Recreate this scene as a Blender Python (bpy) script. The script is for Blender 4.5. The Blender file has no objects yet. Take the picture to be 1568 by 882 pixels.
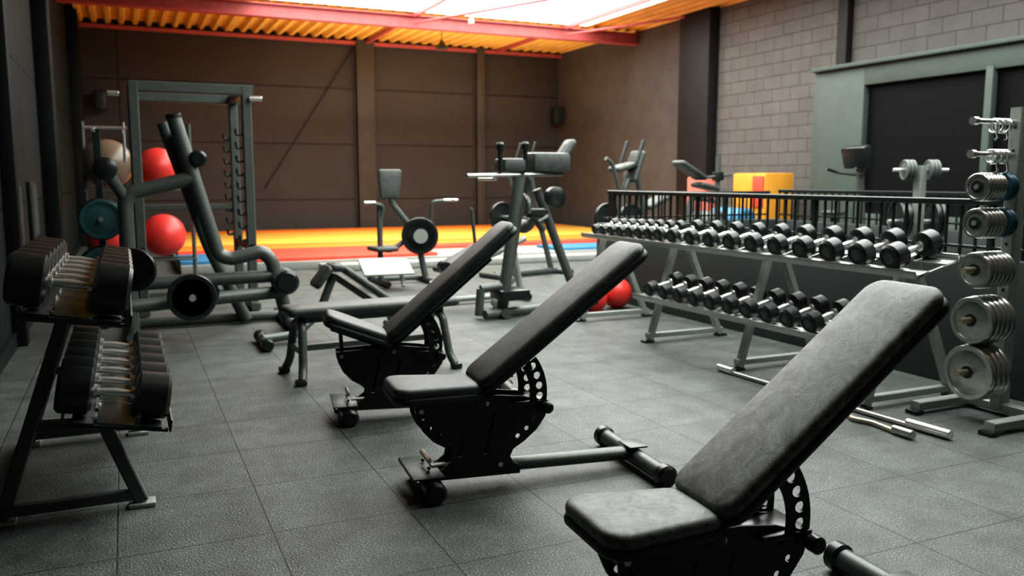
import bpy, bmesh, math, random
from mathutils import Vector, Matrix, Euler
random.seed(4)
V=Vector
# ------------------------------------------------------------------ materials
def mat(name,col,rough=.5,metal=0.0,noise=0.0,nscale=20,bump=0.0,bscale=80,col2=None,emit=None,estr=0,spec=.5,coat=0):
    m=bpy.data.materials.new(name); m.use_nodes=True
    nt=m.node_tree; n=nt.nodes; l=nt.links
    bs=n['Principled BSDF']
    bs.inputs['Base Color'].default_value=(*col,1)
    bs.inputs['Roughness'].default_value=rough
    bs.inputs['Metallic'].default_value=metal
    bs.inputs['Specular IOR Level'].default_value=spec
    bs.inputs['Coat Weight'].default_value=coat
    tc=n.new('ShaderNodeTexCoord')
    if noise>0 or col2:
        t=n.new('ShaderNodeTexNoise'); t.inputs['Scale'].default_value=nscale; t.inputs['Detail'].default_value=6
        t.inputs['Roughness'].default_value=.65
        l.new(tc.outputs['Object'],t.inputs['Vector'])
        r=n.new('ShaderNodeValToRGB')
        c2=col2 or tuple(min(1,c*(1+noise)) for c in col); c1=col if col2 else tuple(c*(1-noise) for c in col)
        r.color_ramp.elements[0].color=(*c1,1); r.color_ramp.elements[1].color=(*c2,1)
        r.color_ramp.elements[0].position=.35; r.color_ramp.elements[1].position=.7
        l.new(t.outputs['Fac'],r.inputs['Fac']); l.new(r.outputs['Color'],bs.inputs['Base Color'])
    if bump>0:
        t2=n.new('ShaderNodeTexNoise'); t2.inputs['Scale'].default_value=bscale; t2.inputs['Detail'].default_value=4
        l.new(tc.outputs['Object'],t2.inputs['Vector'])
        bp=n.new('ShaderNodeBump'); bp.inputs['Strength'].default_value=bump; bp.inputs['Distance'].default_value=.01
        l.new(t2.outputs['Fac'],bp.inputs['Height']); l.new(bp.outputs['Normal'],bs.inputs['Normal'])
    if emit:
        bs.inputs['Emission Color'].default_value=(*emit,1); bs.inputs['Emission Strength'].default_value=estr
    return m

M={}
M['frame']=mat('gunmetal_paint',(.088,.103,.094),.4,.25,.12,30,.05,200)
M['steelblk']=mat('black_powdercoat',(.014,.022,.019),.42,.1,.2,40,.05,300)
M['silver']=mat('silver_paint',(.33,.36,.33),.42,.25,.1,25,.04,200)
M['chrome']=mat('chrome',(.82,.83,.81),.24,.8,.05,20)
M['steel']=mat('brushed_steel',(.52,.53,.5),.25,.85,.12,30)
M['rubber']=mat('dumbbell_rubber',(.013,.018,.016),.32,0,.25,30,.08,150)
M['rubhi']=mat('black_plastic',(.012,.016,.015),.3,0,.1,20)
M['label']=mat('label_grey',(.1,.115,.11),.5,0,.1,20)
M['teal']=mat('teal_plate',(.03,.11,.12),.5,0,.2,15)
M['blue']=mat('blue_plate',(.02,.075,.11),.35,.3,.1,15)
M['red']=mat('red_ball',(.75,.05,.04),.4,0,.08,8)
M['tan']=mat('bronze_ball',(.17,.13,.09),.3,0,.08,8)
M['gold']=mat('aged_steel',(.5,.44,.33),.35,.8,.1,20)
M['green']=mat('partition_green',(.052,.074,.062),.6,0,.1,3,.05,60)
M['parapet']=mat('parapet_paint',(.02,.03,.027),.6,0,.15,4,.05,60)
M['dark']=mat('dark_glass',(.003,.004,.004),.6,0,.1,3,spec=.12)
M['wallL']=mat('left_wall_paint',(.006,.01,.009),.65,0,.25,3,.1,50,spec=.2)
M['wallplain']=mat('front_wall_paint',(.035,.035,.033),.8,0,.15,3,.1,50)
M['plaster']=mat('plaster_brown',(.08,.073,.067),.8,0,.15,2,.15,40,spec=.3)
M['pillar']=mat('dark_pillar',(.014,.013,.013),.6,0,.15,3,.05,40,spec=.3)
M['column']=mat('wall_column',(.06,.055,.049),.6,0,.12,3,.05,40,spec=.3)
M['redsteel']=mat('red_beam_paint',(.4,.08,.08),.5,0,.15,6,.03,60)
M['deck']=mat('orange_roof_sheet',(.8,.46,.105),.5,0,.12,2,.03,60)
M['diff']=mat('skylight_diffuser',(.9,.9,.9),.5,0,.0,2,0,60,None,(.95,1,.965),7.0)
M['matred']=mat('mat_red',(.75,.07,.035),.6,0,.06,6,.05,60)
M['matorange']=mat('mat_orange',(.95,.26,.03),.6,0,.06,6,.05,60)
M['matyellow']=mat('mat_yellow',(.95,.54,.09),.5,0,.06,6,.05,60)
M['foamy']=mat('foam_yellow',(.65,.3,.03),.6,0,.06,6,.05,60)
M['matblue']=mat('mat_blue',(.04,.19,.34),.6,0,.06,6,.05,60)
M['matgrey']=mat('mat_grey',(.3,.31,.28),.7,0,.1,6,.05,60)
M['white']=mat('white_plastic',(.7,.7,.68),.5,0,.05,6)
M['pink']=mat('foam_pink',(.6,.16,.12),.6,0,.05,6)

def vinyl(name,c1,c2,wr,sc=9,rough=.45):
    m=bpy.data.materials.new(name); m.use_nodes=True
    nt=m.node_tree;n=nt.nodes;l=nt.links; bs=n['Principled BSDF']
    tc=n.new('ShaderNodeTexCoord')
    t=n.new('ShaderNodeTexNoise'); t.inputs['Scale'].default_value=sc; t.inputs['Detail'].default_value=10; t.inputs['Roughness'].default_value=.75; t.inputs['Distortion'].default_value=1.6
    l.new(tc.outputs['Object'],t.inputs['Vector'])
    r=n.new('ShaderNodeValToRGB'); r.color_ramp.elements[0].position=.4; r.color_ramp.elements[1].position=.64
    r.color_ramp.elements[0].color=(*c1,1); r.color_ramp.elements[1].color=(*c2,1)
    l.new(t.outputs['Fac'],r.inputs['Fac']); l.new(r.outputs['Color'],bs.inputs['Base Color'])
    bs.inputs['Roughness'].default_value=rough
    vo=n.new('ShaderNodeTexVoronoi'); vo.feature='DISTANCE_TO_EDGE'; vo.inputs['Scale'].default_value=300
    l.new(tc.outputs['Object'],vo.inputs['Vector'])
    t2=n.new('ShaderNodeTexNoise'); t2.inputs['Scale'].default_value=7; t2.inputs['Detail'].default_value=3
    l.new(tc.outputs['Object'],t2.inputs['Vector'])
    b1=n.new('ShaderNodeBump'); b1.inputs['Strength'].default_value=.5; b1.inputs['Distance'].default_value=.002
    l.new(vo.outputs['Distance'],b1.inputs['Height'])
    b2=n.new('ShaderNodeBump'); b2.inputs['Strength'].default_value=wr; b2.inputs['Distance'].default_value=.01
    l.new(t2.outputs['Fac'],b2.inputs['Height']); l.new(b1.outputs['Normal'],b2.inputs['Normal'])
    l.new(b2.outputs['Normal'],bs.inputs['Normal'])
    return m
M['vinyl']=vinyl('pad_vinyl',(.034,.042,.038),(.07,.08,.075),.16)
M['vinyld']=vinyl('pad_vinyl_dusty',(.075,.09,.082),(.26,.285,.265),.16,14)
M['vinyl2']=vinyl('pad_vinyl_side',(.008,.022,.016),(.013,.03,.023),.05)

def brickmat(name,c1,c2,mortar,bw,rh,ms,plane,offset=.5,off=(0,0),bumpd=.01,speck=0,rough=.8,nb=.3,nbs=60,noisecol=.25,ns=2.0,seamb=.8,spec=.5):
    m=bpy.data.materials.new(name); m.use_nodes=True
    nt=m.node_tree;n=nt.nodes;l=nt.links; bs=n['Principled BSDF']; bs.inputs['Roughness'].default_value=rough; bs.inputs['Specular IOR Level'].default_value=spec
    g=n.new('ShaderNodeNewGeometry'); s=n.new('ShaderNodeSeparateXYZ'); l.new(g.outputs['Position'],s.inputs[0])
    c=n.new('ShaderNodeCombineXYZ')
    l.new(s.outputs[plane[0]],c.inputs[0]); l.new(s.outputs[plane[1]],c.inputs[1])
    mp=n.new('ShaderNodeMapping'); mp.inputs['Location'].default_value=(off[0],off[1],0); l.new(c.outputs[0],mp.inputs['Vector'])
    b=n.new('ShaderNodeTexBrick'); b.offset=offset; b.inputs['Scale'].default_value=1
    b.inputs['Brick Width'].default_value=bw; b.inputs['Row Height'].default_value=rh; b.inputs['Mortar Size'].default_value=ms; b.inputs['Mortar Smooth'].default_value=.3
    b.inputs['Color1'].default_value=(*c1,1); b.inputs['Color2'].default_value=(*c2,1); b.inputs['Mortar'].default_value=(*mortar,1)
    l.new(mp.outputs[0],b.inputs['Vector'])
    t=n.new('ShaderNodeTexNoise'); t.inputs['Scale'].default_value=ns; t.inputs['Detail'].default_value=9; t.inputs['Roughness'].default_value=.68; l.new(g.outputs['Position'],t.inputs['Vector'])
    mr=n.new('ShaderNodeMapRange'); mr.inputs['To Min'].default_value=1-noisecol; mr.inputs['To Max'].default_value=1+noisecol
    mr.inputs['From Min'].default_value=.3; mr.inputs['From Max'].default_value=.7
    l.new(t.outputs['Fac'],mr.inputs['Value'])
    vm=n.new('ShaderNodeVectorMath'); vm.operation='SCALE'; l.new(b.outputs['Color'],vm.inputs[0]); l.new(mr.outputs[0],vm.inputs['Scale'])
    colout=vm.outputs[0]
    t2=n.new('ShaderNodeTexNoise'); t2.inputs['Scale'].default_value=nbs; t2.inputs['Detail'].default_value=3; l.new(g.outputs['Position'],t2.inputs['Vector'])
    if speck:
        t3=n.new('ShaderNodeTexNoise'); t3.inputs['Scale'].default_value=120; t3.inputs['Detail'].default_value=4; t3.inputs['Roughness'].default_value=.7; l.new(g.outputs['Position'],t3.inputs['Vector'])
        rr=n.new('ShaderNodeValToRGB'); rr.color_ramp.elements[0].position=.48; rr.color_ramp.elements[1].position=.67
        rr.color_ramp.elements[0].color=(0,0,0,1); rr.color_ramp.elements[1].color=(speck,speck*1.06,speck,1)
        l.new(t3.outputs['Fac'],rr.inputs['Fac'])
        mu=n.new('ShaderNodeVectorMath'); mu.operation='SCALE'; l.new(rr.outputs['Color'],mu.inputs[0]); l.new(mr.outputs[0],mu.inputs['Scale'])
        inv0=n.new('ShaderNodeMath'); inv0.operation='SUBTRACT'; inv0.inputs[0].default_value=1; l.new(b.outputs['Fac'],inv0.inputs[1])
        mu2=n.new('ShaderNodeVectorMath'); mu2.operation='SCALE'; l.new(mu.outputs[0],mu2.inputs[0]); l.new(inv0.outputs[0],mu2.inputs['Scale'])
        ad=n.new('ShaderNodeVectorMath'); ad.operation='ADD'; l.new(colout,ad.inputs[0]); l.new(mu2.outputs[0],ad.inputs[1]); colout=ad.outputs[0]
    l.new(colout,bs.inputs['Base Color'])
    inv=n.new('ShaderNodeMath'); inv.operation='SUBTRACT'; inv.inputs[0].default_value=1; l.new(b.outputs['Fac'],inv.inputs[1])
    b1=n.new('ShaderNodeBump'); b1.inputs['Strength'].default_value=seamb; b1.inputs['Distance'].default_value=bumpd; l.new(inv.outputs[0],b1.inputs['Height'])
    b2=n.new('ShaderNodeBump'); b2.inputs['Strength'].default_value=nb; b2.inputs['Distance'].default_value=.006; l.new(t2.outputs['Fac'],b2.inputs['Height']); l.new(b1.outputs['Normal'],b2.inputs['Normal'])
    l.new(b2.outputs['Normal'],bs.inputs['Normal'])
    return m
M['floor']=brickmat('rubber_tile_floor',(.036,.045,.04),(.052,.063,.056),(.008,.01,.009),.525,.525,.0036,(0,1),0,(.09,-.48),.004,.15,.52,.75,115,.5,4.5,.7)
M['block']=brickmat('painted_block_wall',(.112,.107,.1),(.123,.117,.11),(.072,.068,.064),.45,.22,.01,(1,2),.5,(0,0),.01,0,.75,.4,50,.12,3,.8,.3)
M['backwall']=brickmat('back_wall_panels',(.046,.042,.038),(.051,.046,.042),(.02,.018,.016),30,1.28,.018,(0,2),0,(0,.45),.02,0,.7,.2,20,.15,1.2,.8,.3)
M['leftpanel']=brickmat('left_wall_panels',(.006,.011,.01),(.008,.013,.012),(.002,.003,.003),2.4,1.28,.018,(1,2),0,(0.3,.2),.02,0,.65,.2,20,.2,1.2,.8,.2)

# ------------------------------------------------------------------ builder
def perp(d):
    d=d.normalized(); up=V((0,0,1)) if abs(d.z)<.95 else V((1,0,0))
    x=d.cross(up).normalized(); y=x.cross(d).normalized()
    return x,y
class B:
    def __init__(s,name,loc=(0,0,0),rz=0):
        s.name=name; s.loc=loc; s.rz=rz; s.parts=[]
    def p(s,name,m):
        bm=bmesh.new(); s.parts.append((name,M[m],bm)); s.bm=bm; return s
    def face(s,vs):
        try: return s.bm.faces.new(vs)
        except ValueError: return None
    def rings(s,rings,cap=True,close=False):
        vr=[[s.bm.verts.new(p) for p in r] for r in rings]
        n=len(vr[0])
        for a,b in zip(vr,vr[1:]):
            for i in range(n): s.face([a[i],a[(i+1)%n],b[(i+1)%n],b[i]])
        if cap:
            s.face(list(reversed(vr[0]))); s.face(vr[-1])
        return s
    def cyl(s,p0,p1,r0,r1=None,seg=18,bev=0):
        p0=V(p0);p1=V(p1); d=p1-p0; L=d.length; d.normalize(); r1=r0 if r1 is None else r1
        x,y=perp(d)
        prof=[(r0,0),(r1,L)]
        if bev: prof=[(r0-bev,0),(r0,bev),(r1,L-bev),(r1-bev,L)]
        s.rings([[p0+d*h+x*(r*math.cos(a))+y*(r*math.sin(a)) for a in [2*math.pi*i/seg for i in range(seg)]] for r,h in prof]); return s
    def lathe(s,c,axis,prof,seg=28):
        c=V(c); d=V(axis).normalized(); x,y=perp(d)
        s.rings([[c+d*h+x*(r*math.cos(a))+y*(r*math.sin(a)) for a in [2*math.pi*i/seg for i in range(seg)]] for r,h in prof]); return s
    def ball(s,c,r,seg=28,rg=16):
        s.lathe(c,(0,0,1),[(max(.001,r*math.sin(math.pi*i/rg)),-r*math.cos(math.pi*i/rg)) for i in range(rg+1)],seg); return s
    def torus(s,c,axis,R,r,seg=32,rs=10):
        c=V(c); d=V(axis).normalized(); x,y=perp(d); rr=[]
        for i in range(seg+1):
            a=2*math.pi*i/seg; o=x*math.cos(a)+y*math.sin(a)
            rr.append([c+o*(R+r*math.cos(t))+d*(r*math.sin(t)) for t in [2*math.pi*j/rs for j in range(rs)]])
        s.rings(rr,cap=False); return s
    def box(s,c,size,rot=(0,0,0),bev=.004):
        tmp=bmesh.new(); bmesh.ops.create_cube(tmp,size=1)
        bmesh.ops.scale(tmp,vec=size,verts=tmp.verts)
        if bev: bmesh.ops.bevel(tmp,geom=tmp.edges[:],offset=min(bev,min(size)*.45),segments=2,profile=.5,affect='EDGES')
        bmesh.ops.transform(tmp,matrix=Matrix.Translation(V(c))@Euler(rot).to_matrix().to_4x4(),verts=tmp.verts)
        me=bpy.data.meshes.new('t'); tmp.to_mesh(me); tmp.free(); s.bm.from_mesh(me); bpy.data.meshes.remove(me); return s
    def pipe(s,pts,rx,ry=None,fil=.06,seg=16,sq=False,side=None):
        ry=ry or rx; pts=[V(p) for p in pts]; path=[pts[0]]
        for i in range(1,len(pts)-1):
            a,b,c=pts[i-1],pts[i],pts[i+1]
            d=min(fil,(a-b).length*.45,(c-b).length*.45)
            p=b+(a-b).normalized()*d; q=b+(c-b).normalized()*d
            for k in range(6):
                t=k/5; path.append(p*(1-t)**2+b*2*t*(1-t)+q*t*t)
        path.append(pts[-1])
        if sq:
            c=.22; prof=[(-1+c,-1),(1-c,-1),(1,-1+c),(1,1-c),(1-c,1),(-1+c,1),(-1,1-c),(-1,-1+c)]
        else: prof=[(math.cos(2*math.pi*i/seg),math.sin(2*math.pi*i/seg)) for i in range(seg)]
        n=len(path); x=None; rr=[]
        for i in range(n):
            t=(path[min(i+1,n-1)]-path[max(i-1,0)]).normalized()
            if x is None:
                x=perp(t)[0] if side is None else (V(side)-t*V(side).dot(t)).normalized()
            else: x=(x-t*x.dot(t)).normalized()
            y=t.cross(x).normalized()
            rr.append([path[i]+x*(a*rx)+y*(b*ry) for a,b in prof])
        s.rings(rr); return s
    def beam(s,p0,p1,w,h,side=None): return s.pipe([p0,p1],w/2,h/2,sq=True,side=side)
    def pad(s,o,u,w,L,W0,W1,T,cr=.04,er=None):
        o=V(o);u=V(u).normalized();w=V(w).normalized();nrm=u.cross(w).normalized()
        if nrm.z<0: nrm=-nrm
        er=er or T*.42
        pts=[]
        cs=[(cr,-W0/2+cr,180,270),(L-cr,-W1/2+cr,270,360),(L-cr,W1/2-cr,0,90),(cr,W0/2-cr,90,180)]
        for cx,cy,a0,a1 in cs:
            for k in range(7):
                a=math.radians(a0+(a1-a0)*k/6); pts.append((cx+cr*math.cos(a),cy+cr*math.sin(a)))
        rr=[]
        prof=[(er*1.6,0)]+[(er*(1-math.cos(math.radians(a))),er+er*math.sin(math.radians(a))) for a in (-90,-60,-30,0)]+[(er*(1-math.cos(math.radians(a))),T-er+er*math.sin(math.radians(a))) for a in (0,30,60,90)]+[(er*2.4,T+.004),(min(W0,W1)*.4,T+.008)]
        for ins,h in prof:
            fx=1-ins/(L/2); fy=1-ins/(max(W0,W1)/2)
            rr.append([o+u*(L/2+(a-L/2)*fx)+w*(b*fy)+nrm*h for a,b in pts])
        s.rings(rr); return s
    def plate(s,outline,holes,y,th):
        cu=bpy.data.curves.new('c','CURVE'); cu.dimensions='2D'; cu.fill_mode='BOTH'; cu.extrude=th/2
        for pl in [outline]+holes:
            sp=cu.splines.new('POLY'); sp.points.add(len(pl)-1); sp.use_cyclic_u=True
            for i,q in enumerate(pl): sp.points[i].co=(q[0],q[1],0,1)
        ob=bpy.data.objects.new('c',cu); bpy.context.scene.collection.objects.link(ob)
        dg=bpy.context.evaluated_depsgraph_get(); ev=ob.evaluated_get(dg)
        me2=bpy.data.meshes.new_from_object(ev)
        bpy.data.objects.remove(ob)
        me2.transform(Matrix(((1,0,0,0),(0,0,1,y),(0,1,0,0),(0,0,0,1))))
        s.bm.from_mesh(me2); bpy.data.meshes.remove(me2); return s
    def done(s):
        single=len(s.parts)==1
        root=None
        if not single:
            root=bpy.data.objects.new(s.name,None); root.empty_display_size=.2
            bpy.context.scene.collection.objects.link(root); root.location=s.loc; root.rotation_euler=(0,0,s.rz)
        for name,m,bm in s.parts:
            bmesh.ops.recalc_face_normals(bm,faces=bm.faces[:])
            for f in bm.faces: f.smooth=True
            for e in bm.edges:
                if len(e.link_faces)==2 and e.calc_face_angle(0)>math.radians(38): e.smooth=False
            me=bpy.data.meshes.new(name); bm.to_mesh(me); bm.free(); me.materials.append(m)
            ob=bpy.data.objects.new(s.name if single else name,me); bpy.context.scene.collection.objects.link(ob)
            if single: ob.location=s.loc; ob.rotation_euler=(0,0,s.rz); root=ob
            else: ob.parent=root
        return root
def circ(cx,cy,r,n=12): return [(cx+r*math.cos(2*math.pi*i/n),cy+r*math.sin(2*math.pi*i/n)) for i in range(n)]
def simplebox(name,c,size,m,bev=0):
    return B(name).p(name,m).box(c,size,bev=bev).done()

# ------------------------------------------------------------------ room shell
XL,XR,YB,YF,ZC=-.85,10.4,20.0,-3.0,4.5
SY=2.0   # near end of the skylight
simplebox('floor',((XL+XR)/2,(YB+YF)/2,-.05),(XR-XL+.4,YB-YF+.4,.1),'floor')
simplebox('wall_back',((XL+XR)/2,YB+.1,ZC/2+.2),(XR-XL+.4,.2,ZC+.5),'backwall')
simplebox('wall_front',((XL+XR)/2,YF-.1,ZC/2+.2),(XR-XL+.4,.2,ZC+.5),'wallplain')
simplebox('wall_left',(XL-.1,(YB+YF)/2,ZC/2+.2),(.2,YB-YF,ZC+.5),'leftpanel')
b=B('wall_right'); b.p('plaster_section','plaster').box((XR+.1,17.2,ZC/2+.2),(.2,5.6,ZC+.5),bev=0)
b.p('block_section','block').box((XR+.1,(14.4+YF)/2,ZC/2+.2),(.2,14.4-YF,ZC+.5),bev=0); b.done()
b=B('pillar_right').p('pillar_right','pillar').box((XR-.12,13.9,ZC/2),(.24,.95,ZC),bev=.01)
b.box((XR-.06,10.25,ZC/2),(.14,.2,ZC),bev=.01); b.done()
b=B('wall_column').p('wall_column','column')
for cx,w in ((5.25,.42),(8.15,.2)):
    b.box((cx,YB-.1,ZC/2),(w,.2,ZC),bev=.01)
    b.box((cx-w*.5-.03,YB-.03,ZC/2),(.03,.05,ZC),bev=0)
b.done()
B('wall_brace_cable').p('wall_brace_cable','pillar').cyl((5.0,YB-.06,4.3),(2.9,YB-.06,1.1),.012).done()
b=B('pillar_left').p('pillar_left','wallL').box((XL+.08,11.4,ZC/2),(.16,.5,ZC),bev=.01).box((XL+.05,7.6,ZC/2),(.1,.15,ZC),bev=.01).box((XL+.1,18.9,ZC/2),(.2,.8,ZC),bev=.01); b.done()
B('rim_glow_strip_1').p('rim_glow_strip_1','deck').box((XL+.06,19.93,2.3),(.05,.05,4.3),bev=.005).done()  # orange colour stands in for the rim-light glow along the pillar edge
b=B('wall_vent_grille')
b.p('vent_frame','steelblk').box((XL+.02,8.2,1.0),(.03,.5,.55)).box((XL+.02,9.6,1.0),(.03,.5,.55))
b.p('vent_slats','label')
for cy in (8.2,9.6):
    for i in range(9): b.box((XL+.04,cy-.2+i*.05,1.0),(.012,.02,.48),bev=0)
b.done()
SX0,SX1=2.25,9.1
def corr(b,x0,x1,y0,y1,z,per=.26,h=.09):
    xs=[];x=x0
    while x<x1:
        xs+= [(x,z),(x+per*.3,z),(x+per*.42,z+h),(x+per*.82,z+h)]; x+=per
    xs=[(min(a,x1),c) for a,c in xs]
    for (a0,c0),(a1,c1) in zip(xs,xs[1:]):
        if a1-a0<1e-4: continue
        v=[b.bm.verts.new(p) for p in ((a0,y0,c0),(a1,y0,c1),(a1,y1,c1),(a0,y1,c0))]; b.bm.faces.new(v)
b=B('ceiling').p('ceiling','deck')
corr(b,XL-.1,SX0,YF,YB+.1,ZC); corr(b,SX0,SX1,16.3,YB+.1,ZC); corr(b,SX1,XR+.2,YF,YB+.1,ZC); corr(b,SX0,SX1,YF,SY,ZC)
b.done()
simplebox('roof_slab',((XL+XR)/2,(YB+YF)/2,5.35),(XR-XL+.6,YB-YF+.6,.1),'wallplain')
simplebox('skylight_panel',((SX0+SX1)/2,(16.25+SY)/2,4.53),(SX1-SX0,16.2-SY,.03),'diff')
b=B('roof_beam').p('roof_beam','redsteel')
for yy in (16.3,9.5,2.0):
    b.box(((XL+XR)/2,yy,4.22),(XR-XL,.2,.02),bev=0).box(((XL+XR)/2,yy,4.44),(XR-XL,.2,.02),bev=0).box(((XL+XR)/2,yy,4.33),(XR-XL,.03,.22),bev=0)
b.done()
b=B('roof_purlin').p('roof_purlin','redsteel')
for xx in (5.3,8.6): b.box((xx,8.5,4.45),(.06,YB-YF-.1,.08),bev=0)
b.box((4.8,YB-.12,4.42),(XR-XL,.06,.08),bev=0)
b.cyl((5.3,16.2,4.3),(7.2,13.0,4.4),.025).cyl((8.6,16.2,4.3),(10,14.0,4.4),.025); b.done()
b=B('pendant_lamp',(6.3,17.5,0)); b.p('cord','steelblk').cyl((0,0,4.2),(0,0,4.5),.008)
b.p('shade','steelblk').lathe((0,0,4.05),(0,0,1),[(.14,0),(.13,.03),(.06,.12),(.03,.17)]); b.done()
b=B('ceiling_sensor',(6.1,15.3,0)); b.p('body','white').lathe((0,0,4.2),(0,0,1),[(.05,0),(.06,.05),(.03,.1),(.02,.3)]).box((0,0,4.42),(.3,.08,.04)); b.done()
for x,y,z in ((10.15,19.6,2.9),(-.35,19.7,2.9)):
    b=B('wall_speaker',(x,y,z)); b.p('cabinet','pillar').box((0,0,0),(.26,.22,.4),bev=.02); b.p('grille','steelblk').box((0,-.12,0),(.22,.02,.36),bev=.01); b.p('bracket','steelblk').cyl((0,.05,0),(0,.3,0),.02); b.done()

b=B('wall_partition'); b.p('panel','green')
X0=9.9
b.box((X0+.06,9.9,1.5),(.12,1.0,3.0),bev=.01).box((X0+.06,4.2,2.83),(.12,10.4,.34),bev=.01).box((X0+.06,4.2,.4),(.12,10.4,.8),bev=.01).box((X0+.3,10.36,1.5),(.45,.08,3.0),bev=.01)
b.box((X0-.02,4.7,2.97),(.14,11.4,.06),bev=.01)
b.p('mullion','green').box((X0+.03,7.4,1.75),(.1,.1,1.9),bev=.005).box((X0+.03,3.4,1.75),(.1,.1,1.9),bev=.005)
b.done()
simplebox('window_1',(X0+.12,4.2,1.75),(.03,10.4,1.9),'dark')

b=B('gym_mat_platform')
b.p('base','matgrey').box((5.35,16.05,.06),(9.4,7.3,.12),bev=.01)
b.p('blue_mats','matblue').box((1.1,13.1,.14),(.9,1.2,.06),bev=.01).box((7.3,12.9,.14),(1.6,.8,.06),bev=.01)
b.p('red_mats','matred').box((3.0,13.1,.14),(2.8,1.2,.06),bev=.01).box((5.35,14.0,.141),(9.3,.55,.06),bev=.01)
b.p('orange_mats','matorange').box((5.35,14.85,.14),(9.3,1.1,.06),bev=.01).box((5.35,19.15,.14),(9.3,1.0,.06),bev=.01)
b.p('yellow_mats','matyellow').box((5.35,17.0,.14),(9.3,3.2,.06),bev=.01)
b.done()
b=B('mat_border_curb').p('mat_border_curb','matgrey').box((5.2,12.1,.05),(5.4,.4,.1),bev=.02); b.done()

b=B('parapet_wall').p('parapet_wall','parapet').box((4.82,3.6,.41),(.14,9.2,.82),bev=.01).box((6.0,8.13,.41),(2.3,.14,.82),bev=.01).box((7.2,3.6,.41),(.14,9.2,.82),bev=.01); b.done()
def railing(name,p0,p1,z0,z1):
    b=B(name); p0=V(p0);p1=V(p1); L=(p1-p0).length; d=(p1-p0).normalized()
    b.p('top_rail','rubhi').beam((p0.x,p0.y,z1),(p1.x,p1.y,z1),.055,.04); b.beam((p0.x,p0.y,z0+.06),(p1.x,p1.y,z0+.06),.03,.02)
    b.p('balusters','rubhi'); n=int(L/.105)
    for i in range(n+1):
        q=p0+d*(L*i/n); w=.036 if i%14==0 else .016
        b.beam((q.x,q.y,z0),(q.x,q.y,z1),w,w)
    b.done()
railing('stair_railing',(4.82,-.9,0),(4.82,8.05,0),.82,1.16)
railing('stair_railing',(4.9,8.13,0),(7.1,8.13,0),.82,1.14)
railing('stair_railing',(7.2,-.9,0),(7.2,8.05,0),.82,1.16)

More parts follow.
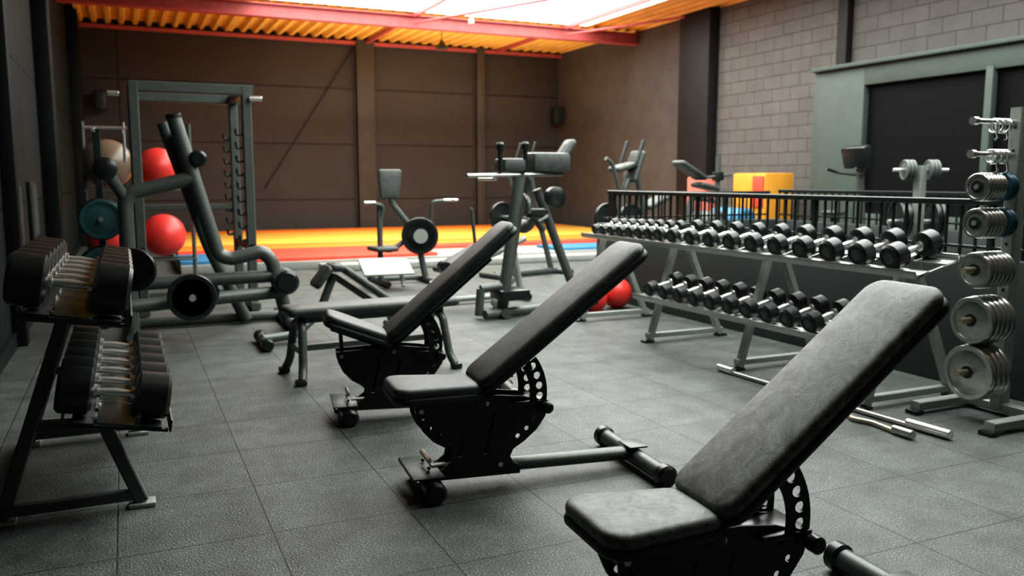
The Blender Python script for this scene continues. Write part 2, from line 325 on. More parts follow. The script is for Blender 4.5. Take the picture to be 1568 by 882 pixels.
# ------------------------------------------------------------------ adjustable bench
def bench(loc,rz,seat_tilt,back_ang,padm='vinyl',BL=.93,SL=.385):
    b=B('adjustable_bench',loc,rz)
    b.p('front_foot','rubhi').cyl((0,-.19,.048),(0,.19,.048),.046,bev=.012)
    b.p('front_foot_plate','steelblk').pipe([(-.07,-.17,.09),(-.07,.17,.09)],.012); b.box((-.02,0,.1),(.13,.3,.012))
    b.p('base_beam','frame').pipe([(0.02,0,.085),(.97,0,.062)],.042,.03,side=(0,1,0))
    b.cyl((.97,-.29,.05),(.97,.29,.05),.038)
    b.box((.97,0,.1),(.09,.12,.01))
    b.p('rear_foot_caps','rubhi').cyl((.97,-.33,.05),(.97,-.27,.05),.049,bev=.012).cyl((.97,.27,.05),(.97,.33,.05),.049,bev=.012)
    ol=[(-.055,.385),(-.05,.33),(-.025,.275),(.02,.225),(.07,.195),(.1,.165),(.095,.13),(.06,.105),(.0,.095),(-.055,.09),(-.06,.06),(.40,.05),(.40,.085),(.37,.1),(.355,.13),(.37,.16),(.42,.19),(.475,.235),(.515,.29),(.53,.34),(.515,.365),(.46,.372),(.42,.385),(.3,.4)]
    holes=[circ(-.02,.33,.011),circ(.005,.285,.011),circ(.045,.25,.011),circ(.09,.225,.011),circ(.39,.215,.011),circ(.43,.245,.011),circ(.465,.285,.011),circ(.0,.115,.007),circ(.35,.08,.007),
           [(.125,.15),(.14,.15),(.182,.33),(.167,.33)],[(.237,.15),(.252,.15),(.294,.33),(.279,.33)]]
    b.p('side_plates','steelblk').plate(ol,holes,-.055,.008).plate(ol,holes,.055,.008)
    b.p('centre_post','frame').beam((.17,0,.07),(.235,0,.4),.075,.05,side=(0,1,0))
    b.p('bolts','steel')
    for x,z in ((0,.15),(.31,.1),(.25,.37),(-.03,.36)):
        b.cyl((x,-.068,z),(x,.068,z),.011,seg=8)
    ts=math.radians(seat_tilt); hx,hz=.24,.385
    u=V((-math.cos(ts),0,math.sin(ts))); w=V((0,1,0)); n=V((math.sin(ts),0,math.cos(ts)))
    o=V((hx-.01,0,hz))
    b.p('seat_frame','steelblk').beam(o+u*0.0-n*.0,o+u*(SL-.055),.06,.03,side=(0,1,0)); b.beam(o+u*.1+n*.012+w*-.09,o+u*.1+n*.012+w*.09,.03,.01)
    b.beam(o+u*.28+n*.0,(-.02,0,.33),.04,.02)
    b.p('seat_pad',padm).pad(o+u*.0+n*.034,u,w,SL,.24,.30,.044,.06,.018)
    b.p('seat_pad_base','vinyl2').pad(o+u*-.002+n*.010,u,w,SL+.004,.246,.305,.034,.06)
    tb=math.radians(back_ang); u=V((math.cos(tb),0,math.sin(tb))); n=V((-math.sin(tb),0,math.cos(tb))); o=V((.25,0,.40))
    b.p('back_frame','steelblk').beam(o-u*.03,o+u*.72,.06,.04,side=(0,1,0))
    b.beam(o+u*.12+n*.02+w*-.1,o+u*.12+n*.02+w*.1,.04,.012); b.beam(o+u*.6+n*.02+w*-.1,o+u*.6+n*.02+w*.1,.04,.012)
    b.p('back_pad',padm).pad(o+u*.0+n*.046,u,w,BL,.27,.27,.044,.055,.018)
    b.p('back_pad_base','vinyl2').pad(o+u*-.002+n*.02,u,w,BL+.004,.275,.275,.04,.055)
    c=(.25,.40); r0,r1=.19,.265; a0,a1=math.radians(-22),math.radians(back_ang-1); N=14
    arc=[(c[0]+r1*math.cos(a0+(a1-a0)*i/N),c[1]+r1*math.sin(a0+(a1-a0)*i/N)) for i in range(N+1)]+[(c[0]+r0*math.cos(a1+(a0-a1)*i/N),c[1]+r0*math.sin(a1+(a0-a1)*i/N)) for i in range(N+1)]
    hh=[]
    for k in range(5):
        a=a0+(a1-a0)*(k+.7)/5.2; hh.append(circ(c[0]+.232*math.cos(a),c[1]+.232*math.sin(a),.016))
    b.p('adjustment_arc','steelblk').plate(arc,hh,-.075,.008).plate(arc,hh,.075,.008)
    b.p('adjustment_pin','rubhi').cyl((.5,-.12,.345),(.5,.12,.345),.014,bev=.002).cyl((.5,-.14,.345),(.5,-.1,.345),.024,bev=.006).cyl((.5,.1,.345),(.5,.14,.345),.024,bev=.006)
    b.box((.44,0,.36),(.16,.17,.018)); b.cyl((.22,-.09,.38),(.22,.09,.38),.02)
    b.done()
bench((1.09,3.28,0),math.radians(-5),2,37)
bench((1.12,1.765,0),math.radians(-3.5),1,38,'vinyld',.885,.355)
bench((1.05,4.49,0),math.radians(-9),22,40.5)

# ------------------------------------------------------------------ dumbbells / racks
def dumbbells(name,items,m='rubber',cap='label'):
    b=B(name)
    b.p('rubber_heads',m)
    for c,ax,r,hl,half in items:
        for s in (-1,1):
            e=.014 if r>.05 else .008
            b.lathe(c+ax*(s*half),ax*s,[(.02,-.002),(r-e*1.5,0),(r,e),(r,hl-e),(r-e,hl),(r*.62,hl),(r*.6,hl-.004),(.01,hl-.004)],24)
    b.p('head_caps',cap)
    for c,ax,r,hl,half in items:
        for s in (-1,1): b.lathe(c+ax*(s*(half+hl-.004)),ax*s,[(r*.5,0),(r*.48,.003),(.005,.003)],18)
    b.p('chrome_handles','chrome')
    for c,ax,r,hl,half in items:
        b.lathe(c-ax*(half+.004),ax,[(.015,0),(.014,half*.3),(.018,half+.004),(.014,half*1.7),(.015,2*half+.008)],12)
        for s in (-1,1): b.cyl(c+ax*(s*(half-.014)),c+ax*(s*half),.028,seg=14)
    b.done()
T=math.radians(14)
top=[]
for i in range(10):
    y=3.40+i*.235; r=.074-.0016*i; top.append((V((4.0,y,.905-.0+(r-.07))),V((math.cos(T),0,math.sin(T))),r,.105-.003*i,.075))
for i in range(8):
    y=5.72+i*.145; r=.056-.0018*i; top.append((V((4.0,y,.885+(r-.052))),V((math.cos(T),0,math.sin(T))),r,.07,.065))
dumbbells('dumbbell_row',top)
low=[]
for i in range(10):
    y=3.86+i*.192; r=.064-.0006*i; low.append((V((3.86,y,.475)),V((math.cos(T),0,math.sin(T))),r,.095,.07))
dumbbells('dumbbell_row',low)
b=B('dumbbell_rack')
b.p('a_frames','silver')
for y in (3.47,4.57,5.67,6.78):
    b.beam((3.79,y,.02),(4.03,y,.83),.05,.05); b.beam((4.48,y,.02),(4.1,y,.86),.05,.05); b.beam((3.76,y,.055),(4.5,y,.055),.045,.04)
    b.box((4.05,y,.84),(.2,.05,.04),rot=(0,-T,0)); b.box((3.89,y,.385),(.3,.05,.03),rot=(0,-T,0)); b.beam((3.9,y,.40),(4.3,y,.42),.035,.035)
b.p('foot_pads','rubhi')
for y in (3.47,4.57,5.67,6.78):
    for x in (3.77,4.49): b.box((x,y,.009),(.09,.07,.018))
def tray(b,cx,cz,y0,y1,w,T):
    u=V((math.cos(T),0,math.sin(T))); n=V((-math.sin(T),0,math.cos(T)));c=V((cx,(y0+y1)/2,cz)); L=y1-y0
    for s,ww in ((-.33,.075),(.33,.075)): b.box(c+u*(s*w),(ww,L,.008),rot=(0,-T,0),bev=.002)
    b.box(c-u*(w*.52)+n*.008,(.008,L,.045),rot=(0,-T,0),bev=.002); b.box(c+u*(w*.52)+n*.008,(.008,L,.045),rot=(0,-T,0),bev=.002)
    k=int(L/.22)
    for i in range(k+1): b.box(c+V((0,-L/2+.02+i*(L-.04)/k,0))-n*.012,(w,.02,.012),rot=(0,-T,0),bev=.002)
b.p('trays','steel'); tray(b,4.0,.822,3.22,6.9,.32,T); tray(b,3.86,.395,3.7,5.8,.3,T)
b.done()

T2=math.radians(-10)
itU=[(V((-.2,3.52+i*.205,.915)),V((math.cos(T2),0,math.sin(T2))),.098-.002*i,.13,.075) for i in range(6)]
itL=[(V((-.075,3.52+i*.205,.49)),V((math.cos(T2),0,math.sin(T2))),.09-.0015*i,.125,.073) for i in range(6)]
dumbbells('dumbbell_row',itU); dumbbells('dumbbell_row',itL)
b=B('dumbbell_rack'); b.p('a_frames','frame')
for y in (3.6,4.66):
    b.beam((-.49,y,.02),(-.23,y,.79),.05,.05); b.beam((0.0,y,.02),(-.13,y,.38),.05,.05); b.beam((-.5,y,.05),(.0,y,.05),.045,.04)
    b.beam((-.38,y,.37),(.08,y,.345),.045,.04); b.beam((-.38,y,.80),(-.03,y,.745),.045,.04)
b.beam((-.49,3.6,.05),(-.49,4.66,.05),.04,.04)
b.p('foot_pads','silver')
for y in (3.6,4.66):
    for x in (-.49,.0): b.box((x,y,.009),(.1,.08,.018))
b.p('trays','steelblk'); tray(b,-.19,.80,3.42,4.72,.36,T2); tray(b,-.07,.385,3.42,4.72,.36,T2)
b.p('steel_cradles','steel')
for its,cx,cz in ((itU,-.19,.82),(itL,-.07,.405)):
    for c,ax,r,hl,half in its:
        for s in (-1,1):
            b.box(V((cx,c.y+s*.04,cz+.012)),(.13,.006,.085),rot=(s*.7,-T2,0),bev=.001)
b.done()

# ------------------------------------------------------------------ plate tree (right)
def disc(b,c,ax,R,th,rimw=.18):
    b.lathe(c,ax,[(.028,0),(R*.3,0),(R*.33,-.0),(R*(1-rimw)-.003,th*.25),(R*(1-rimw),0),(R-.004,0),(R,th*.2),(R,th*.8),(R-.004,th),(R*(1-rimw),th),(R*(1-rimw)-.003,th*.75),(R*.33,th),(.028,th)],36)
b=B('weight_plate_tree',(4.38,3.08,0))
b.p('post','silver').beam((0,0,.03),(0,0,1.68),.075,.075)
b.beam((-.42,.2,.045),(.1,.2,.045),.06,.05); b.beam((0,-.28,.045),(0,.24,.045),.06,.05); b.beam((-.42,-.25,.045),(.02,-.25,.045),.06,.05)
b.p('feet','rubhi')
for x,y in ((-.42,.2),(-.42,-.25),(.08,.2)): b.box((x,y,.012),(.06,.08,.024))
b.p('horns','gold')
for z in (.265,.55,.82): b.cyl((0,0,z),(-.36,0,z),.017)
b.p('chrome_horns','chrome')
for z in (1.07,1.26,1.43,1.6): b.cyl((0,0,z),(-.31 if z<1.3 else -.36,0,z),.014)
for z in (1.43,1.6):
    b.cyl((-.34,0,z),(-.37,0,z),.022)
b.p('post_holes','steelblk')
for i in range(12): b.cyl((-.0385,0,.2+i*.125),(-.0395,0,.2+i*.125),.01,seg=10)
b.p('steel_plates','steel')
for z,R,n,th,st in ((.265,.155,4,.035,.24),(.55,.132,5,.034,.24),(.82,.1,6,.03,.24),(1.07,.082,5,.026,.26),(1.26,.076,6,.02,.26)):
    for k in range(n): disc(b,(-.04-st+k*(th+.004),0,z-R*.02),(1,0,0),R*(1 if k else .97),th)
b.p('blue_plates','blue')
for z,R in ((1.07,.08),(1.26,.074)):
    for k in range(2): disc(b,(-.12+k*.03,0,z),(1,0,0),R,.026)
b.p('plate_hubs','steelblk')
for z,x in ((.265,-.283),(.55,-.283),(.82,-.283),(1.07,-.303),(1.26,-.303)): b.lathe((x,0,z),(1,0,0),[(.02,0),(.034,0),(.034,.008),(.02,.008)])
b.p('spring_collars','chrome')
for k in range(9): b.torus((-.1-k*.014,0,1.43-.012),(1,.15*(k%3-1),0),.034,.006,18,6)
for k in range(7): b.torus((-.1-k*.018,.0,1.6-.022),(1,.3*(k%3-1),.2*(k%2)),.036,.005,18,6)
b.p('collar_handles','rubhi')
for z,x in ((1.43,-.08),(1.43,-.16),(1.6,-.1),(1.6,-.18)):
    b.pipe([(x,0,z-.04),(x-.03,-.03,z-.09),(x-.06,-.03,z-.1)],.006,seg=8)
b.done()
b=B('straight_barbell'); b.p('bar','steel').cyl((3.64,4.45,.016),(3.695,3.1,.016),.014); b.p('sleeve','chrome').cyl((3.695,3.1,.027),(3.71,2.85,.027),.025,bev=.003).cyl((3.64,4.6,.027),(3.64,4.45,.027),.025,bev=.003); b.done()
b=B('ez_curl_bar'); b.p('bar','gold').pipe([(3.56,3.62,.016),(3.54,3.5,.016),(3.58,3.4,.016),(3.52,3.3,.016),(3.56,3.2,.016),(3.54,3.05,.016)],.014,fil=.03); b.p('sleeve','steel').cyl((3.54,3.05,.026),(3.54,2.93,.026),.024,bev=.003).cyl((3.56,3.76,.026),(3.56,3.62,.026),.024,bev=.003); b.done()

# ------------------------------------------------------------------ flat bench
b=B('flat_bench',(.93,5.56,0),math.radians(4))
b.p('pad','vinyl').pad((-.03,0,.42),(1,0,0),(0,1,0),1.2,.28,.28,.06,.04)
b.p('frame','frame').beam((.05,0,.39),(1.08,0,.39),.06,.05)
for x,s in ((.08,-1),(1.02,1)):
    for q in (-1,1): b.pipe([(x,0,.38),(x+s*.02,q*.1,.36),(x+s*.04,q*.17,.1),(x+s*.06,q*.22,.03)],.028,fil=.05)
    b.beam((x+s*.03,-.14,.2),(x+s*.03,.14,.2),.04,.04)
b.beam((.08,0,.2),(1.03,0,.2),.05,.04)
b.p('feet','rubhi')
for x in (.01,1.09):
    for q in (-1,1): b.box((x,q*.22,.02),(.07,.07,.04),bev=.012)
b.done()

b=B('decline_bench',(0,0,0))
b.p('pads','vinyl').pad((1.40,7.0,.40),(.12,0,.15),(0,1,0),.22,.26,.26,.055).pad((1.50,7.0,.555),(1,0,-.08),(0,1,0),.13,.26,.26,.055).pad((1.60,7.0,.545),(.42,0,-.31),(0,1,0),.55,.27,.27,.055)
b.p('frame','frame').pipe([(.92,6.75,.06),(1.2,6.85,.06),(1.42,7.0,.2),(1.55,7.0,.52)],.035).beam((1.55,7,.5),(2.02,7,.16),.06,.05).beam((2.0,7,.2),(2.05,7,.04),.05,.05).cyl((2.05,6.8,.04),(2.05,7.2,.04),.035)
b.cyl((.93,6.55,.05),(.93,6.95,.05),.035)
b.p('foot_caps','rubhi').cyl((.93,6.5,.05),(.93,6.6,.05),.046,bev=.01).cyl((.93,6.9,.05),(.93,7.0,.05),.046,bev=.01)
b.done()

def grip_plate(b,c,ax,R,th=.04):
    c=V(c);d=V(ax).normalized();x,y=perp(d)
    b.lathe(c,d,[(R*.8,0),(R*.97,0),(R,th*.2),(R,th*.8),(R*.97,th),(R*.8,th),(R*.8,0)],32)
    b.lathe(c,d,[(.02,0),(R*.38,0),(R*.38,th),(.02,th)],24)
    for k in range(3):
        a=2*math.pi*k/3+.5; o=x*math.cos(a)+y*math.sin(a)
        b.beam(c+d*th*.5+o*R*.3,c+d*th*.5+o*R*.84,R*.3,th*.6,side=d.cross(o))
    b.cyl(c-d*.02,c+d*(th+.04),.025)

# ------------------------------------------------------------------ power rack
b=B('power_rack')
b.p('uprights','frame')
for x in (.12,1.13):
    for y in (8.8,9.9): b.beam((x,y,.03),(x,y,2.2),.1,.09)
    b.beam((x,8.6,.05),(x,10.0,.05),.085,.07); b.beam((x,8.8,2.16),(x,9.9,2.16),.09,.09)
for y in (8.8,9.9): b.beam((.1,y,2.16),(1.2,y,2.16),.09,.1)
b.beam((.12,9.9,.05),(1.13,9.9,.05),.08,.07); b.beam((.12,9.9,1.0),(1.13,9.9,1.0),.06,.06)
b.p('safety_arms','steelblk').beam((.12,8.75,.62),(.12,9.9,.62),.05,.07).beam((1.13,8.75,.62),(1.13,9.9,.62),.05,.07)
b.p('hooks','steelblk')
for y in (8.8,9.9):
    for i in range(9):
        z=.7+i*.13; b.pipe([(1.1,y,z),(1.03,y,z-.01),(1.02,y,z+.05)],.015,fil=.02,seg=8)
b.p('hole_strips','steelblk')
for x in (.12,1.13):
    for i in range(20): b.cyl((x,8.755,.3+i*.09),(x,8.753,.3+i*.09),.012,seg=10)
b.p('pullup_bar_ends','chrome').cyl((1.15,8.72,2.08),(1.27,8.72,2.08),.024,bev=.004).cyl((-.0,8.72,2.08),(-.1,8.72,2.08),.024,bev=.004)
b.done()

# ------------------------------------------------------------------ lever machine
b=B('plate_loaded_squat_machine')
Y=7.6
b.p('main_frame','frame')
b.pipe([(.40,Y,1.80),(.70,Y,.66),(.80,Y,.62),(1.06,Y,.68),(1.14,Y,.6),(1.27,Y,.03)],.06,fil=.08)
b.pipe([(.33,Y+.35,1.78),(.66,Y+.35,.7),(.95,Y+.35,.03)],.055,fil=.08)
b.pipe([(0,Y,.03),(0,Y,1.12),(.05,Y,1.19),(.52,Y,1.31)],.06,fil=.09)
b.pipe([(.52,Y,1.31),(.45,Y+.35,1.31)],.045)
b.pipe([(.0,Y,.44),(1.18,Y,.46)],.055); b.pipe([(.0,Y-.3,.3),(1.22,Y-.1,.33)],.055); b.pipe([(0,Y-.3,.3),(0,Y-.3,.03)],.045)
b.pipe([(0,Y-.35,.05),(0,Y+.6,.05)],.045); b.pipe([(1.27,Y-.3,.05),(1.27,Y+.6,.05)],.045); b.pipe([(0,Y+.4,.05),(1.27,Y+.4,.05)],.045)
b.pipe([(0,Y,1.15),(-.1,Y-.1,1.32),(-.13,Y-.2,1.38)],.045)
b.pipe([(0,Y,.62),(0.03,Y-.3,.6)],.04); b.pipe([(.45,Y,.42),(.45,Y-.3,.36)],.04)
b.p('back_pad','vinyl').pad((.60,Y+.18,1.0),(-.24,0,.92),(0,1,0),.75,.3,.26,.07)
b.p('joints','rubhi').lathe((.57,Y-.09,1.47),(0,1,0),[(.05,0),(.07,.02),(.07,.07),(.04,.09)]).cyl((.4,Y,1.79),(.395,Y,1.83),.063,bev=.005).lathe((-.13,Y-.26,1.38),(0,1,0),[(.06,0),(.09,.02),(.09,.06),(.05,.08)]).cyl((1.22,Y-.3,.43),(1.22,Y+.0,.43),.1,bev=.02)
b.p('roller_bands','label')
for k in range(5): b.torus((1.22,Y-.27+k*.055,.43),(0,1,0),.098,.009,24,8)
b.p('handles','chrome').cyl((-.22,Y-.2,1.38),(-.04,Y-.2,1.38),.014)
b.p('weight_plates','rubhi'); grip_plate(b,(.45,Y-.42,.36),(0,1,0),.19,.05); grip_plate(b,(.03,Y-.42,.6),(.35,1,0),.17,.05)
b.lathe((.57,Y-.3,.38),(0,1,0),[(.02,0),(.1,0),(.1,.05),(.02,.05)])
b.p('plate_hubs','silver').lathe((.45,Y-.46,.36),(0,1,0),[(.01,0),(.026,0),(.026,.05),(.01,.05)])
b.done()

b=B('weight_plate_tree',(-.2,8.35,0))
b.p('post','steelblk').beam((0,.1,.03),(0,.1,1.75),.06,.06).beam((-.25,.1,.03),(.2,.1,.03),.06,.05).beam((0,-.2,.03),(0,.35,.03),.06,.05)
b.p('chrome_bars','chrome').cyl((-.1,.05,1.75),(.25,.05,1.75),.014).cyl((.22,.05,1.45),(.22,.05,1.8),.014).cyl((-.02,-.15,1.72),(-.02,.1,1.72),.014)
for z in (.95,.5): b.cyl((0,-.12,z),(0,.1,z),.02)
b.p('teal_plates','teal'); disc(b,(0,-.06,.95),(0,1,0),.175,.05); disc(b,(0,-.06,.5),(0,1,0),.2,.05)
b.p('black_plates','rubber'); disc(b,(0,0.0,.95),(0,1,0),.19,.05); disc(b,(0,0.0,.5),(0,1,0),.22,.05)
b.done()

b=B('ball_storage_rack',(.12,11.75,0)); b.p('frame','frame')
for x in (-.55,.67): b.pipe([(x,0,.02),(x,0,2.0)],.025)
for z in (.285,1.16):
    for y in (-.17,.17): b.pipe([(-.55,y,z),(.67,y,z)],.012)
    for x in (-.55,.67): b.pipe([(x,-.2,z),(x,.2,z)],.016)
for x in (-.55,.67): b.pipe([(x,-.3,.03),(x,.3,.03)],.025)
b.done()
for x,z,m,r in ((-.17,1.47,'tan',.3),(.40,1.43,'red',.245),(-.2,.59,'red',.27),(.43,.57,'red',.27)):
    B('exercise_ball',(x,11.75,z+.02)).p('exercise_ball',m).ball((0,0,0),r).done()

b=B('seated_lever_machine',(2.98,10.2,0))
b.p('frame','frame').pipe([(-.14,0,.03),(-.14,0,.98)],.035).pipe([(0.0,0,1.2),(.02,0,1.0),(.33,0,.62),(.45,0,.03)],.04)
b.pipe([(-.14,0,.45),(.0,0,.42),(.3,0,.62)],.035).pipe([(-.14,-.35,.04),(-.14,.45,.04)],.035).pipe([(.45,-.35,.04),(.45,.45,.04)],.035).pipe([(-.14,.1,.06),(.45,.1,.06)],.035)
b.pipe([(.33,0,.62),(.52,0,.75),(.52,-.05,1.02),(.75,-.1,1.04)],.022).pipe([(-.14,0,.75),(-.1,-.05,.98),(-.3,-.1,1.02)],.022)
b.p('pads','vinyl').pad((-.02,.0,1.06),(.05,.05,1),(1,0,0),.36,.24,.3,.06); b.pad((-.1,-.2,.42),(0,1,0),(1,0,0),.38,.3,.34,.06)
b.p('grips','chrome').cyl((.66,-.1,1.04),(.84,-.12,1.04),.017).cyl((-.22,-.1,1.02),(-.36,-.12,1.02),.017).cyl((.76,-.2,1.04),(.76,0,1.04),.014)
b.p('weight_plate','rubhi'); grip_plate(b,(.33,-.14,.6),(.3,1,0),.23,.05); b.p('plate_hub','silver').lathe((.33,-.17,.6),(.3,1,0),[(.02,0),(.09,0),(.09,.03),(.02,.03)])
b.p('foot_deck','silver').box((-.2,-.45,.27),(.6,.35,.03),rot=(.5,0,0)).beam((-.4,-.5,.03),(-.4,-.3,.3),.04,.04).beam((.0,-.5,.03),(.0,-.3,.3),.04,.04)
b.done()

b=B('dip_station',(3.44,7.3,0))
b.p('frame','frame').pipe([(-.24,0,.03),(-.05,0,1.32)],.055).pipe([(.0,.5,.03),(.22,.5,1.32)],.055).pipe([(.25,.25,1.2),(.72,.2,.03)],.045)
b.pipe([(-.45,-.1,.05),(.0,.0,.05),(.75,.2,.05)],.045).pipe([(-.25,-.15,.05),(-.05,.6,.05)],.045).pipe([(-.45,0,.28),(-.2,0,.3),(.05,.4,.3)],.04).pipe([(-.45,0,.28),(-.47,0,.03)],.04)
b.pipe([(-.05,0,1.33),(.22,.5,1.33)],.035).pipe([(.1,.2,1.33),(.15,.2,1.0),(.3,.2,.8)],.035)
b.pipe([(.1,.2,1.15),(.0,-.1,1.1),(.0,-.1,.98)],.02).pipe([(.25,.2,1.0),(.2,-.1,.95),(.1,-.1,.9)],.02)
b.p('handlebar','steel').pipe([(-.62,-.1,1.33),(.45,.1,1.35)],.02).cyl((-.34,-.1,1.30),(-.34,.3,1.30),.015)
b.p('grips','rubhi').cyl((-.27,-.05,1.36),(-.27,-.05,1.60),.022,bev=.004).cyl((.0,-.02,1.36),(.0,-.02,1.62),.022,bev=.004).lathe((-.27,-.05,1.56),(0,0,1),[(.03,0),(.036,.02),(.036,.06),(.02,.08)]).lathe((0,-.02,1.57),(0,0,1),[(.03,0),(.036,.02),(.036,.06),(.02,.08)])
b.p('arm_pads','vinyl').box((-.1,.1,1.43),(.24,.28,.13),bev=.03).box((.3,.15,1.46),(.4,.32,.19),bev=.04).pad((.42,.2,1.35),(.35,0,.5),(0,1,0),.38,.2,.2,.07)
b.p('counterweight','rubhi').lathe((.33,-.05,1.13),(0,1,0),[(.05,0),(.1,.02),(.1,.1),(.05,.12)]).box((.12,-.02,.98),(.2,.12,.09),bev=.02).box((-.15,.0,.22),(.3,.3,.1),bev=.02)
b.done()
b=B('incline_situp_bench',(.2,.75,0))
b.p('pad','vinyl').pad((2.72,7.55,.33),(1.05,.1,.5),(-.1,1,0),1.15,.26,.26,.06)
b.p('frame','silver').pipe([(2.62,7.5,.22),(3.75,7.62,.66)],.035).pipe([(2.65,7.5,.22),(2.62,7.5,.03)],.035).pipe([(3.6,7.6,.6),(3.7,7.6,.03)],.035).pipe([(2.65,7.5,.05),(3.7,7.6,.05)],.03)
b.p('feet','rubhi').cyl((2.62,7.3,.045),(2.62,7.75,.045),.04,bev=.008).cyl((3.7,7.4,.045),(3.7,7.8,.045),.04,bev=.008)
b.p('rollers','rubhi').cyl((2.72,7.3,.42),(2.72,7.42,.42),.06,bev=.01)
b.p('stem','frame').pipe([(3.15,7.55,.5),(3.1,7.55,1.0)],.018)
b.done()

def seatmachine(name,loc,rz):
    b=B(name,loc,rz)
    b.p('frame','frame').pipe([(-.5,0,.05),(.6,0,.05)],.045).pipe([(-.3,0,.05),(-.1,0,1.2),(-.05,0,1.3)],.045).pipe([(.5,0,.05),(.25,0,.8),(.1,0,1.35)],.04)
    b.pipe([(-.5,-.3,.04),(-.5,.3,.04)],.04).pipe([(.6,-.3,.04),(.6,.3,.04)],.04).pipe([(-.3,-.15,1.1),(-.45,-.15,1.5),(-.55,-.15,1.55)],.025)
    b.p('pads','vinyl').pad((.0,0,1.25),(.2,0,.5),(0,1,0),.42,.26,.26,.07).pad((.25,0,.9),(.6,0,.25),(0,1,0),.4,.26,.26,.07).pad((-.3,0,1.38),(.9,0,.2),(0,1,0),.34,.24,.24,.07)
    b.p('grips','rubhi').cyl((-.05,-.15,1.5),(.06,-.15,1.78),.022,bev=.004).cyl((-.05,.15,1.5),(.06,.15,1.78),.022,bev=.004)
    b.p('weight_plates','rubber'); disc(b,(-.2,-.25,.8),(0,1,0),.2,.05); disc(b,(-.2,.2,.8),(0,1,0),.2,.05)
    b.p('horn','chrome').cyl((-.2,-.32,.8),(-.2,.32,.8),.022)
    b.done()
seatmachine('seated_row_machine',(5.85,9.25,0),math.radians(10))
seatmachine('chest_press_machine',(4.85,10.3,0),math.radians(15))
b=B('leg_extension_machine',(7.15,9.6,0),math.radians(5))
b.p('frame','frame').pipe([(-.45,0,.05),(.45,0,.05)],.045).pipe([(.35,0,.05),(.35,0,1.62)],.035).pipe([(-.3,0,.05),(-.1,0,1.1)],.045).pipe([(-.45,-.3,.04),(-.45,.3,.04)],.04).pipe([(.45,-.3,.04),(.45,.3,.04)],.04).pipe([(.1,0,1.32),(.6,0,1.36)],.02).pipe([(-.1,0,1.05),(.35,0,1.0)],.035)
b.p('pads','vinyl').pad((-.4,0,1.5),(.5,0,-.25),(0,1,0),.5,.26,.26,.07).pad((-.05,0,1.2),(.4,0,-.08),(0,1,0),.35,.26,.26,.07)
b.p('clamp','rubhi').box((.35,0,1.34),(.1,.14,.12),bev=.01)
b.done()
b=B('foam_block_stack',(9.65,11.2,0)); b.p('yellow_block','foamy').box((0,0,.95),(.6,.8,.9),bev=.03); b.p('orange_block','foamy').box((0,0,.25),(.65,.9,.5),bev=.03); b.p('red_side','matred').box((-.31,-.25,1.1),(.04,.25,.5),bev=.01)
b.p('pink_block','pink').box((-.95,.4,.67),(.22,.5,1.34),bev=.03); b.done()
b=B('rolled_mat',(8.3,10.3,0)); b.p('blue_roll','matblue').cyl((0,-.35,.68),(0,.35,.68),.2,bev=.03); b.p('white_roll','label').cyl((-.45,-.3,.66),(-.45,.3,.66),.18,bev=.03); b.p('bench_under','frame').box((-.2,0,.44),(1.3,.6,.06),bev=.01).beam((-.75,0,.03),(-.75,0,.45),.06,.06).beam((.3,0,.03),(.3,0,.45),.06,.06); b.done()
b=B('exercise_bike',(7.75,7.5,0)); b.p('frame','frame').pipe([(-.25,0,.05),(.45,0,.05)],.045).pipe([(.3,0,.05),(.15,0,1.45)],.045).pipe([(-.2,0,.05),(-.2,0,.85)],.04).pipe([(-.25,-.25,.04),(-.25,.25,.04)],.035).pipe([(.45,-.25,.04),(.45,.25,.04)],.035)
b.p('housing','rubhi').lathe((.1,-.08,.42),(0,1,0),[(.1,0),(.28,.02),(.28,.14),(.1,.16)]).box((.1,0,1.56),(.14,.36,.26),rot=(0,-.3,0),bev=.03)
b.p('saddle','vinyl').pad((-.33,0,.88),(1,0,0),(0,1,0),.27,.22,.1,.06)
b.p('handlebars','rubhi').pipe([(.15,0,1.35),(0,-.2,1.38),(-.15,-.22,1.42)],.018).pipe([(.15,0,1.35),(0,.2,1.38),(-.15,.22,1.42)],.018)
b.done()
b=B('barbell_plate_stand',(6.35,5.35,0)); b.p('post','silver').beam((0,0,.03),(0,0,1.42),.08,.08).beam((-.3,0,.04),(.3,0,.04),.07,.06).beam((0,-.3,.04),(0,.3,.04),.07,.06)
b.p('horns','chrome').cyl((-.22,.1,1.38),(.22,-.1,1.38),.016).cyl((-.25,.1,.93),(.25,-.1,.93),.02)
b.p('small_plates','label')
d=V((.91,-.41,0))
for k in (-.15,-.12,-.09,.06,.09,.12): disc(b,V((0,0,1.38))+d*k,d,.09,.025)
b.p('large_plates','rubber')
for k in (-.2,-.15,.1,.15): disc(b,V((0,0,.95))+d*k,d,.17,.04)
b.done()
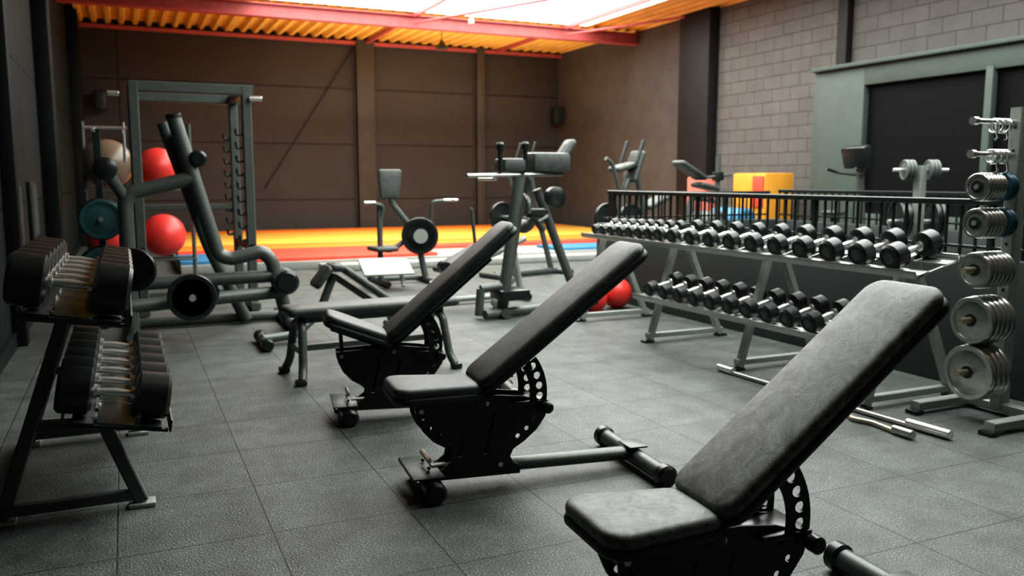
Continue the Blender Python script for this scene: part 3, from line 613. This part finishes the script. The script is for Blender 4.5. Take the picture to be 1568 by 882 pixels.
b=B('kettlebell',(4.2,7.3,0)); b.p('body','red').lathe((0,0,0),(0,0,1),[(.09,0),(.13,.06),(.14,.13),(.11,.21),(.04,.25)]); b.p('handle','red').pipe([(-.06,0,.2),(-.08,0,.32),(.08,0,.32),(.06,0,.2)],.018,fil=.05); b.done()
B('medicine_ball',(4.5,7.35,.156)).p('medicine_ball','red').ball((0,0,0),.155).done()
b=B('kettlebell',(4.22,2.62,0)); b.p('body','rubber').lathe((0,0,0),(0,0,1),[(.05,0),(.08,.04),(.085,.09),(.06,.15),(.03,.17)]); b.p('handle','steelblk').pipe([(-.035,0,.14),(-.05,0,.22),(.05,0,.22),(.035,0,.14)],.014,fil=.04); b.done()
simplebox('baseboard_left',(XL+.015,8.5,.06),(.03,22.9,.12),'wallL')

# ------------------------------------------------------------------ lights
def area(name,loc,size,power,col,rot):
    l=bpy.data.lights.new(name,'AREA'); l.shape='RECTANGLE'; l.size=size[0]; l.size_y=size[1]; l.energy=power; l.color=col
    o=bpy.data.objects.new(name,l); o.location=loc; o.rotation_euler=rot; bpy.context.scene.collection.objects.link(o)
area('deck_bounce_fill',(6.2,17.9,2.6),(6,2),120,(1,.88,.68),(math.pi,0,0))  # added fill without a fixture, brightens the roof sheet like bounce off the mats
w=bpy.data.worlds.new('world'); bpy.context.scene.world=w; w.use_nodes=True
w.node_tree.nodes['Background'].inputs[0].default_value=(.6,.7,.75,1); w.node_tree.nodes['Background'].inputs[1].default_value=.3
cam=bpy.data.cameras.new('camera'); co=bpy.data.objects.new('camera',cam); bpy.context.scene.collection.objects.link(co)
cam.sensor_width=36; cam.lens=29.85; co.location=(0,0,1.3); co.rotation_euler=(math.radians(90-7.3),0,math.radians(-24.4))
cam.dof.use_dof=True; cam.dof.focus_distance=2.9; cam.dof.aperture_fstop=3.2; cam.clip_start=.05
sc=bpy.context.scene; sc.camera=co
sc.view_settings.view_transform='Standard'; sc.view_settings.exposure=0
try: sc.view_settings.look='Medium High Contrast'
except Exception as e: print('look',e)
